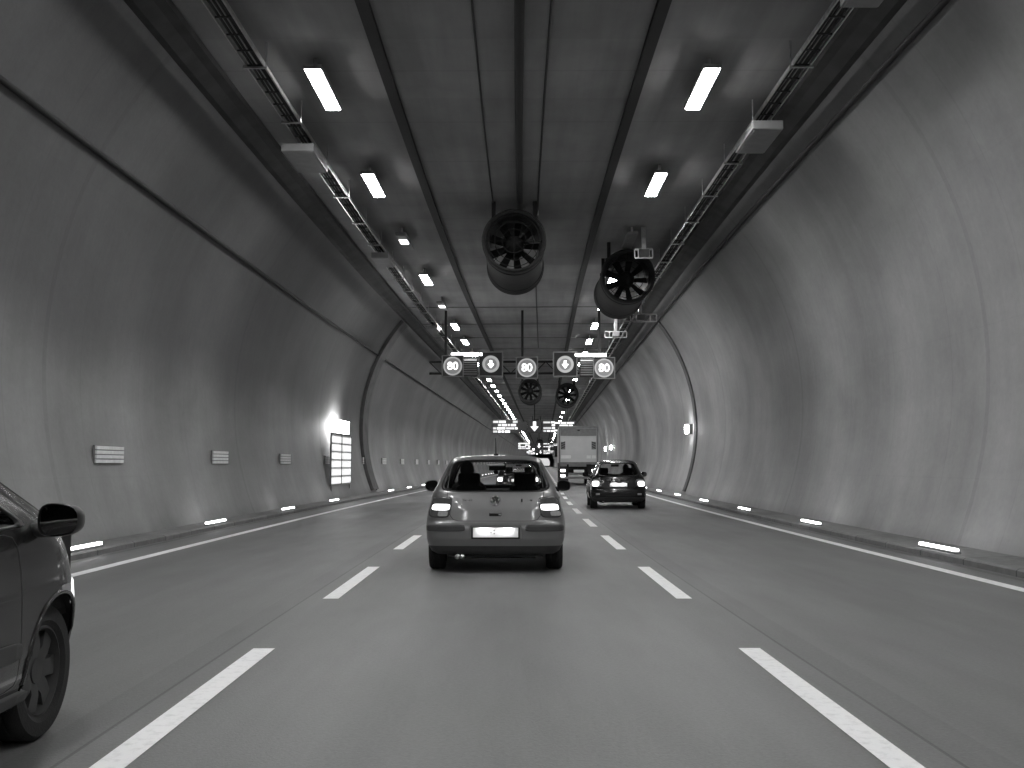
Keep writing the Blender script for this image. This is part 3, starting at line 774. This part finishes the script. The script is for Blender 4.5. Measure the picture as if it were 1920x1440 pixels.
    fl = MB().box(-W4+.07, W4-.07, ax[0]+.42, ax[1]-.42, .27, .36); fl.box(-W4+.31, W4-.31, .25, L-.3, .345, .5)
    fl.build('floor_pan', M['under'], r)
    it = MB(); it.box(-W4+.12, W4-.12, .45, 1.02, .45, .60, .04)
    it.add([(x, y, z) for x in (-W4+.12, W4-.12) for y, z in ((.95, .5), (1.1, .52), (.88, .96), (.74, .95))], [(0, 1, 2, 3), (4, 7, 6, 5), (0, 4, 5, 1), (1, 5, 6, 2), (2, 6, 7, 3), (3, 7, 4, 0)])
    it.build('rear_bench', M['cabin'], r)
    MB().box(-W4+.1, W4-.1, fA(z0)+.05, fA(z0)+.6, .55, z0-.02, .05).build('dashboard', M['cabin'], r)
    for sx in (-.38, .38):
        st = MB(); ys = o['seat_y']; st.box(sx-.25, sx+.25, ys, ys+.5, .36, .56, .05)
        rows = []
        for z, w2, yo in ((.52, .24, .02), (.7, .25, -.03), (.9, .24, -.10), (1.02, .2, -.15), (1.06, .12, -.16)):
            rows.append([(sx-w2, ys+yo, z), (sx-w2*.8, ys+yo-.07, z), (sx+w2*.8, ys+yo-.07, z), (sx+w2, ys+yo, z), (sx+w2*.8, ys+yo+.07, z), (sx-w2*.8, ys+yo+.07, z)])
        st.grid(rows, True); st.f.append(tuple(range(len(st.v)-6, len(st.v)))); so = st.build('seat', M['cabin'], r, True); sharp(so, 50)
        hz = o.get('hrz', 1.13)
        MB().box(sx-.15, sx+.15, ys-.22, ys-.12, hz-.09, hz+.09, .045).build('headrest', M['cabin'], so, True)
    swl = []
    sx = -.38*o.get('drive', 1)
    for k in range(25): a = 2*math.pi*k/24; swl.append((sx+.18*math.cos(a), fA(z0)-.12-.06*math.sin(a), .86+.17*math.sin(a)))
    MB().tube(swl, .015, 8).build('steering_wheel', M['black'], r, True)
    # mirrors
    for sg in (-1, 1):
        p = car.side(sg, fA(z0)+o.get('my', -.12), z0); mz = z0+.035; w2 = o.get('mw', .19)
        rows = []
        for k, (f, q) in enumerate(((.15, .13), (.62, .115), (.9, .075), (1, .02), (1, -.02), (.96, -.032), (.93, -.012))):
            ring_ = []
            for i in range(24):
                u, v = sup(2*math.pi*i/24, 3.0); ff = f if k < 6 else .94
                ring_.append((p.x+sg*(.05+w2/2*(1+u*ff)), p.y+q+(.05*(u*sg+1) if 0 else 0), mz+.085*v*ff*(1-.18*(u+1)/2)))
            rows.append(ring_)
        mo = MB().grid(rows, True); mo.f.append(tuple(range(24)))
        mo = mo.build('wing_mirror', M['black'] if not o.get('body_mirror') else paint, r, True); sharp(mo, 60)
        MB().tube([(p.x-sg*.03, p.y+.05, z0-.015), (p.x+sg*.08, p.y+.06, mz-.05)], .035, 8).build('mirror_stem', M['black'], mo, True)
        gl = MB(); gl.add([(p.x+sg*(.05+w2/2*(1+.9*sup(2*math.pi*i/24, 3)[0])), p.y-.016, mz+.074*sup(2*math.pi*i/24, 3)[1]*(1-.18*(sup(2*math.pi*i/24, 3)[0]+1)/2)) for i in range(24)], [tuple(range(24))])
        gl.build('mirror_glass', M['mirror'], mo)
        hlw = Win(car, 'front', *((.52, .96) if sg > 0 else (-.96, -.52)), .60, .74, 1, 5)
        hlw.disc(1, .008, .02).build('headlight', HL, r, True)
    MB().add([(x, car.Fr(.5)+.008, z) for x, z in ((-.26, .40), (.26, .40), (.26, .51), (-.26, .51))], [(0, 1, 2, 3)]).build('front_plate', M['plate'], r)
    o['extras'](r, car, obs)
    return r

def seat_person(label, x, y, z, lean=0):
    """seated figure, hands on the wheel: one skinned body mesh, hair as a child"""
    V = [(0, 0, 0), (0, -.01, .17), (0, -.05, .36), (0, -.06, .50), (0, -.05, .575), (0, -.03, .64), (0, -.02, .70), (0, -.03, .77)]
    rad = [.15, .14, .155, .12, .055, .066, .083, .06]; E = [(i, i+1) for i in range(7)]
    V.append((0, .062, .685)); rad.append(.018); E.append((6, 8))                     # nose
    for s in (-1, 1):
        b = len(V); V += [(s*.10, .05, -.02), (s*.14, .42, .02), (s*.13, .66, -.30), (s*.13, .80, -.33), (s*.19, -.05, .46), (s*.25, .12, .25), (s*.17, .36, .30), (s*.16, .42, .32)]
        rad += [.09, .065, .045, .035, .06, .045, .033, .03]
        E += [(0, b), (b, b+1), (b+1, b+2), (b+2, b+3), (3, b+4), (b+4, b+5), (b+5, b+6), (b+6, b+7)]
        for k in range(4):
            n = len(V); V += [(s*.16, .46, .335-.022*k), (s*.135, .49, .337-.022*k), (s*.115, .475-.004*k, .335-.022*k)]; rad += [.010, .009, .008]; E += [(b+7, n), (n, n+1), (n+1, n+2)]
        n = len(V); V += [(s*.145, .43, .345), (s*.125, .445, .36)]; rad += [.011, .009]; E += [(b+7, n), (n, n+1)]
        n = len(V); V.append((s*.088, -.025, .685)); rad.append(.014); E.append((6, n))  # ear
    me = bpy.data.meshes.new('person'); me.from_pydata(V, E, []); o = bpy.data.objects.new('person', me); C.objects.link(o)
    bm = bmesh.new(); bm.from_mesh(me); ly = bm.verts.layers.skin.verify(); bm.verts.ensure_lookup_table()
    for i, v in enumerate(bm.verts): v[ly].radius = (rad[i], rad[i]); v[ly].use_root = (i == 0)
    bm.to_mesh(me); bm.free()
    o.modifiers.new('skin', 'SKIN'); sd = o.modifiers.new('sub', 'SUBSURF'); sd.levels = sd.render_levels = 1
    dg = bpy.context.evaluated_depsgraph_get(); dg.update(); me2 = bpy.data.meshes.new_from_object(o.evaluated_get(dg))
    o.modifiers.clear(); o.data = me2; me2.materials.clear(); me2.materials.append(M['cloth']); me2.materials.append(M['skin'])
    for p in me2.polygons:
        p.use_smooth = True
        if p.center.z > .56 or (p.center.y > .40 and p.center.z > .2): p.material_index = 1
    h = MB(); rows = []
    for i in range(9):
        t = math.pi*.62*i/8; q = math.sin(t)
        rows.append([(.098*q*math.cos(a), -.035+.112*q*math.sin(a)-(.015 if math.sin(a) > 0 else 0), .70+.125*math.cos(t)*(1 if math.sin(a) < .3 or t < 1 else .72)) for a in np.linspace(0, 2*math.pi, 24, endpoint=False)])
    h.grid(rows, True).build('hair', M['hair'], o, True)
    o.location = (x, y, z); o.rotation_euler = (0, lean, 0)
    return tag(o, label, 'person')

def rear_lamp(r, car, sg, a0, a1, z0, z1, lit, clear, n=5):
    w_ = Win(car, 'rear', *((a0, a1) if sg > 0 else (-a1, -a0)), z0, z1, 1, n)
    lo = w_.disc(1, .010, .03).build('tail_lamp', M['taildim'], r, True)
    for (b0, b1, c0, c1), m, nm in ((lit, M['tail'], 'lit_lens'), (clear, M['tailclear'], 'indicator_lens')):
        q = Win(car, 'rear', *((b0, b1) if sg > 0 else (-b1, -b0)), c0, c1, 1, 5); q.disc(1, .014, .012).build(nm, m, lo, True)
    return lo
def plate_at(r, car, x, hw, z0, z1, y, tilt=0):
    MB().box(x-hw-.02, x+hw+.02, y-.004, y+.05, z0-.02, z1+.02, .006).build('plate_holder', M['black'], r)
    pl = MB().box(x-hw, x+hw, y-.012, y-.003, z0, z1, .003).build('number_plate', M['plate'], r)
    MB().box(x-hw-.03, x+hw+.03, y-.085, y+.03, z1+.026, z1+.034).box(x-hw-.03, x+hw+.03, y-.085, y-.079, z1+.008, z1+.026).build('plate_lip', M['black'] if r.name != 'silver_hatchback' else M['silver'], r)
    for sx in (-.13, .13): MB().box(x+sx-.07, x+sx+.07, y-.076, y-.04, z1+.017, z1+.0255).build('plate_lamp', M['platelamp'], r)
    return pl

# --- silver hatchback in the middle lane
profG = [(.23, .74, .10, 3.98), (.26, .80, .06, 4.08), (.34, .845, .02, 4.14), (.42, .865, .0, 4.15), (.52, .872, -.005, 4.15), (.575, .875, .0, 4.13), (.60, .872, .03, 4.10), (.625, .87, .065, 4.06),
         (.70, .862, .075, 3.98), (.78, .845, .085, 3.86), (.86, .82, .10, 3.5), (.93, .805, .12, 3.1), (.985, .785, .145, 2.98), (1.05, .752, .20, 2.86), (1.15, .70, .285, 2.64), (1.25, .648, .37, 2.42),
         (1.34, .602, .45, 2.2), (1.375, .584, .50, 2.1), (1.40, .562, .56, 2.0), (1.415, .53, .62, 1.92)]
carG = Car(4.15, [(z, w*1.015, a, b) for z, w, a, b in profG], p=5)
def extrasG(r, car, obs):
    tg = obs['tailgate']; bmp = obs['rear_bumper']
    for sg in (-1, 1):
        rear_lamp(r, car, sg, .655, .965, .675, .925, (.675, .93, .765, .835), (.80, .945, .695, .75) if sg > 0 else (.69, .83, .69, .755))
        q = Win(car, 'rear', *((.43, .97) if sg > 0 else (-.97, -.43)), .515, .585, 1, 7); q.disc(1, .012, .02).build('rubbing_strip', M['trim'], bmp, True)
    MB().box(-.31, .32, -.012, .02, .425, .585, .008).build('plate_recess', M['greybox'], bmp)
    plate_at(r, car, .006, .275, .442, .558, -.012)
    dots = MB()
    for x, z in ((-.012, .527), (-.010, .489), (-.05, .502)): dots.lathe([(.001, -.002), (.008, -.001), (.008, .003)], 12, 'y', (x, -.026, z))
    dots.build('plate_seal', M['greybox'], r)
    # round emblem: ring with a V over a W
    y = car.rear(0, .882).y
    em = MB().lathe([(.001, .012), (.052, .012), (.052, .004), (.060, -.004), (.064, .004), (.064, .02)], 36, 'y', (0, y-.02, .882)).build('emblem', M['trim'], tg, True)
    lt = MB(); lt.lathe([(.052, -.004), (.054, -.009), (.060, -.009), (.063, -.004)], 36, 'y', (0, y-.018, .882))
    def stroke(x0, z0, x1, z1): lt.tube([(x0, y-.016, .882+z0), (x1, y-.016, .882+z1)], .0052, 6)
    for s in (-1, 1): stroke(s*.024, .047, 0, .008); stroke(s*.046, .024, s*.022, -.046); stroke(s*.022, -.046, 0, -.004)
    lt.build('emblem_letters', M['chrome'], em, True)
    yh = car.rear(0, .712).y
    MB().box(-.075, .075, yh-.006, yh+.02, .692, .735, .008).build('handle_recess', M['black'], tg)
    MB().box(-.07, .07, yh-.022, yh-.004, .722, .742, .006).build('tailgate_handle', paintG, tg)
    MB().lathe([(.001, -.012), (.014, -.012), (.018, 0), (.018, .01)], 20, 'y', (.055, yh-.008, .712)).build('lock', M['chrome'], tg, True)
    y2 = car.rear(.38, .885).y; MB().box(.315, .335, y2-.03, y2, .865, .905, .006).build('wiper_pivot', M['black'], tg)
    b = MB()
    for i, wd in enumerate((.016, .018, .008, .018, .014)): b.box(-.40+.024*i, -.40+.024*i+wd, y2-.008, y2, .878, .878+.02, .002)
    b.build('badge', M['chrome'], tg); MB().box(.425, .455, y2-.008, y2, .878, .894, .002).build('badge', M['chrome'], tg)
    MB().tube([(0, .62, 1.452), (0, .45, 1.60), (0, .39, 1.655)], [.008, .004, .003], 6).build('antenna', M['black'], r)
    MB().box(-.03, .03, .59, .66, 1.44, 1.462, .008).build('antenna_base', M['black'], r)
    bl = Win(car, 'rear', -.18, .18, 1.318, 1.338, 1, 6); bl.disc(1, -.012, .01).build('brake_light', M['tailclear'], r)
    ex_ = MB(); ex_.tube([(-.46, .02, .205), (-.46, .5, .2)], .03, 12); ex_.tube([(-.40, .02, .205), (-.40, .5, .2)], .028, 12); ex_.tube([(-.55, .5, .24), (.5, .5, .24)], .09, 12)
    ex_.build('exhaust', M['galv'], r, True)
    ax_ = MB().tube([(-.66, .78, .25), (.66, .78, .25)], .05, 10); ax_.box(.42, .5, .55, .9, .15, .26); ax_.build('rear_axle', M['trim'], r, True)
    MB().tube([(-.52, .42, 1.0), (-.2, .26, .99)], .006, 6)
    mr = MB().box(-.12, .12, car.yf(1.25)+.12, car.yf(1.25)+.16, 1.24, 1.31, .012); mr.build('interior_mirror', M['black'], r)
paintG = M['silver']
golf = build_car('silver_hatchback', 'silver grey hatchback with lit tail lamps driving in the middle lane', 'cars in the tunnel', carG, paintG,
    dict(rw=((-.90, -.955), (.90, .955), .985, 1.385), sz=(.99, 1.345), bpil=1.62, cp=.30, cps=.05, axles=(.74, 3.25), wr=.31, bumper_top=.612, valance_top=.345,
         tg=lambda z: .63 if z < .95 else .93, doors=(1.58, 2.75), seat_y=1.72, hrz=1.12, crown=.035, extras=extrasG))
at(golf, -.15, 13.05, 0)
p_ = golf.location
seat_person('person in dark clothes at the wheel of the silver hatchback', p_.x-.36, p_.y+1.82, .55, -.06)

# --- dark hatchback (right lane), and the one seen through the silver car's windows
profD = [(.22, .74, .12, 3.78), (.26, .81, .07, 3.86), (.36, .85, .02, 3.93), (.48, .865, .0, 3.95), (.58, .868, .01, 3.93), (.66, .86, .05, 3.88), (.78, .85, .075, 3.72), (.86, .835, .085, 3.3), (.93, .81, .10, 2.95),
         (.99, .775, .13, 2.84), (1.1, .715, .20, 2.62), (1.22, .655, .29, 2.38), (1.34, .60, .39, 2.12), (1.39, .57, .45, 2.0), (1.425, .53, .52, 1.9), (1.44, .49, .6, 1.82)]
carD = Car(3.95, profD, p=3.4, rc=.38)
def extrasD(r, car, obs):
    tg = obs['tailgate']
    for sg in (-1, 1):
        rear_lamp(r, car, sg, .62, .97, .66, .90, (.70, .93, .68, .83), (.66, .92, .84, .885), 3)
    plate_at(r, car, 0, .26, .665, .775, car.rear(0, .72).y-.02)
    y = car.rear(0, .84).y
    MB().lathe([(.001, -.01), (.03, -.012), (.055, -.006), (.058, .012)], 24, 'y', (0, y-.01, .855)).build('emblem', M['chrome'], tg, True)
    b = MB().box(-.36, -.22, y-.006, y+.01, .855, .875, .003); b.build('badge', M['chrome'], tg)
    MB().box(-.3, .3, car.rear(0, .79).y-.03, car.rear(0, .79).y, .79, .812, .006).build('tailgate_trim', M['chrome'], tg)
    MB().tube([(.1, car.rear(.1, 1.0).y-.02, 1.0), (-.35, car.rear(-.4, 1.08).y-.015, 1.06)], .009, 6).build('rear_wiper', M['black'], tg)
    MB().tube([(-.46, .03, .21), (-.46, .4, .2)], .03, 12).build('exhaust', M['galv'], r, True)
    for sx in (-.62, .62): MB().box(sx-.06, sx+.06, -.0, .03, .42, .47, .006).build('reflector', M['tailclear'], obs['rear_bumper'])
    MB().box(-.12, .12, car.yf(1.25)+.12, car.yf(1.25)+.16, 1.26, 1.33, .012).build('interior_mirror', M['black'], r)
dark = build_car('dark_hatchback', 'black hatchback with round lit tail lamps in the right lane behind the truck', 'cars in the tunnel', carD, M['blackpaint'],
    dict(rw=((-.84, -.9), (.84, .9), .985, 1.38), sz=(.985, 1.34), bpil=1.7, cp=.28, cps=.05, axles=(.66, 3.12), wr=.305, bumper_top=.60, valance_top=.34,
         tg=lambda z: .60 if z < .94 else .9, doors=(.98, 1.72, 2.72), seat_y=1.6, hrz=1.14, extras=extrasD, body_mirror=True))
at(dark, 3.06, 32.0, 0); dark.rotation_euler.z -= .02
p_ = dark.location
seat_person('person in the black hatchback with the round lit tail lamps', p_.x+.40, p_.y+1.7, .52)
d2 = dup(dark, label='black car far ahead, glimpsed only through the windows of the silver hatchback'); at(d2, -.1, 41, 0)

# --- near dark car at the left edge
profN = [(.20, .76, .14, 4.02), (.25, .83, .08, 4.12), (.36, .872, .02, 4.18), (.50, .885, .0, 4.20), (.62, .885, .03, 4.20), (.74, .882, .07, 4.18), (.84, .872, .09, 4.16), (.92, .86, .11, 4.13), (.98, .845, .14, 4.10),
         (1.03, .825, .17, 4.05), (1.12, .785, .24, 3.88), (1.24, .73, .34, 3.63), (1.38, .665, .46, 3.34), (1.48, .61, .54, 3.14), (1.52, .55, .62, 3.02)]
carN = Car(4.20, profN, fc=.78, pf=2.0)
def extrasN(r, car, obs):
    tg = obs['tailgate']
    for sg in (-1, 1): rear_lamp(r, car, sg, .62, .97, .66, .90, (.68, .93, .76, .84), (.70, .92, .68, .74))
    plate_at(r, car, 0, .26, .66, .77, car.rear(0, .72).y-.02)
    MB().tube([(-.46, .03, .21), (-.46, .4, .2)], .03, 12).build('exhaust', M['galv'], r, True)
    for sg in (-1, 1):
        w_ = Win(car, 'side', 3.42, 3.52, .70, .735, sg, 4); w_.disc(1, .008, .01).build('side_repeater', M['tailclear'], r, True)
        w_ = Win(car, 'side', 1.2, 3.1, .255, .31, sg, 9); w_.disc(1, .02, .03).build('sill_trim', M['trim'], r, True)
near = build_car('dark_saloon', 'glossy dark car at the picture edge, showing only wing mirror, door and front wheel', 'cars in the tunnel', carN, M['greypaint'],
    dict(rw=((-.85, -.92), (.85, .92), .985, 1.375), sz=(1.03, 1.42), bpil=1.78, cp=.28, cps=.05, axles=(.78, 3.42), wr=.325, bumper_top=.61, valance_top=.345,
         tg=lambda z: .61 if z < .95 else .93, doors=(.98, 1.8, 2.98), seat_y=1.72, extras=extrasN, mw=.19, my=-.02, inset=.05, rimm='trim'))
at(near, -3.03, 5.27-3.42, 0)

# ------------------------------------------------------------------ truck
tr = empty('box_truck', label='tall pale box truck with roller door and striped side plates, right lane', cat='truck')
BW, BT, BB, TLn = 1.25, 3.78, 1.45, 8.0
MB().box(-BW, BW, .06, TLn, BB, BT, .03).build('cargo_box', M['boxgrey'], tr)
f = MB()
f.box(-BW-.01, -BW+.09, -.02, .08, BB-.02, BT+.02, .01); f.box(BW-.09, BW+.01, -.02, .08, BB-.02, BT+.02, .01); f.box(-BW+.09, BW-.09, -.02, .08, BT-.12, BT+.02, .01); f.box(-BW+.09, BW-.09, -.02, .08, BB-.1, BB+.04, .01)
f.build('door_frame', M['boxdark'], tr)
dr = MB()
n = 9
for i in range(n):
    z0 = BB+.05+(BT-.62-BB-.05)*i/n; dr.box(-BW+.1, BW-.1, .02, .058, z0, z0+(BT-.62-BB-.05)/n-.006, .006)
dr = dr.build('roller_door', M['boxgrey'], tr)
MB().box(-BW+.1, BW-.1, .0, .056, BT-.61, BT-.13, .01).build('header_panel', M['boxdark'], tr)
MB().box(-.06, .1, -.03, .0, BT-.3, BT-.22, .01).build('camera', M['black'], tr)
for sg in (-1, 1):
    pl = MB().box(sg*.98-.14, sg*.98+.14, -.004, .018, 2.3, 2.78).build('warning_plate', M['boxdark'], tr)
    s_ = MB()
    for i in range(3):
        z = 2.33+i*.15; s_.add([(sg*.98-.13, -.008, z+(.12 if sg > 0 else 0)), (sg*.98+.13, -.008, z+(0 if sg > 0 else .12)), (sg*.98+.13, -.008, z+(.07 if sg > 0 else .19)-.0), (sg*.98-.13, -.008, z+(.19 if sg > 0 else .07))], [(0, 1, 2, 3)])
    s_.build('stripe', M['trim'], pl)
MB().box(-1.12, -.48, -.012, .018, 1.72, 1.93).build('marker_plate', M['white'], tr); MB().box(.52, .80, -.012, .018, 1.72, 1.92).build('marker_plate', M['white'], tr); MB().box(.86, 1.12, -.012, .018, 1.72, 1.92).build('marker_plate', M['white'], tr)
ch = MB().box(-.45, -.33, .2, TLn+.4, .8, 1.1).box(.33, .45, .2, TLn+.4, .8, 1.1).box(-1.2, 1.2, .1, .3, 1.1, 1.34, .02).box(-.8, .8, .1, TLn, 1.0, 1.35); ch.build('chassis', M['under'], tr)
MB().box(-1.18, -.75, -.03, .1, 1.22, 1.36, .01).box(-.62, .5, -.03, .1, 1.2, 1.36, .01).build('tail_lift', M['greybox'], tr)
MB().box(-1.15, 1.15, .02, .12, .42, .56, .02).build('underrun_bar', M['greybox'], tr); MB().box(-.62, .55, .0, .1, .68, .79, .02).build('light_bar', M['greybox'], tr)
MB().box(-.3, .36, -.03, .0, .82, 1.0).build('number_plate', M['white'], tr)
for sg in (-1, 1):
    for z in (.62, .95): MB().box(sg*1.0-.15, sg*1.0+.15, -.02, .06, z-.08, z+.08, .02).build('tail_lamp', M['tail'] if sg < 0 or z > .9 else M['taildim'], tr)
    MB().box(sg*.93-.3, sg*.93+.3, .9, .93, .25, 1.1).build('mudguard', M['black'], tr)
    for y in (1.9, 6.9, 8.6):
        for dx in ((.0, .3) if y < 8 else (.0,)):
            mb = MB().lathe([(.26, -.13), (.46, -.14), (.5, -.1), (.5, .1), (.46, .14), (.26, .13), (.26, -.13)], 32, 'x'); mb.lathe([(.26, -.12), (.2, sg*.05), (.001, sg*.05)], 24, 'x')
            mb.build('wheel', M['tyre'], tr, True, (sg*(1.07-dx), y, .5))
cb_ = MB(); prof = [(TLn+.12, .9), (TLn+.12, 3.1), (TLn+.5, 3.3), (TLn+1.5, 2.9), (TLn+2.0, 1.9), (TLn+2.05, .6), (TLn+.9, .6)]
cb_.add([(x, y, z) for x in (-1.2, 1.2) for y, z in prof], [tuple(range(7)), tuple(range(7, 14))[::-1]]+[(i, (i+1) % 7, 7+(i+1) % 7, 7+i) for i in range(7)])
cb_.build('cab', M['boxdark'], tr)
for sg in (-1, 1): MB().box(sg*1.3-.12, sg*1.3+.12, TLn+1.6, TLn+1.75, 1.9, 2.5, .03).build('wing_mirror', M['black'], tr)
at(tr, 3.13, 68.5, 0)
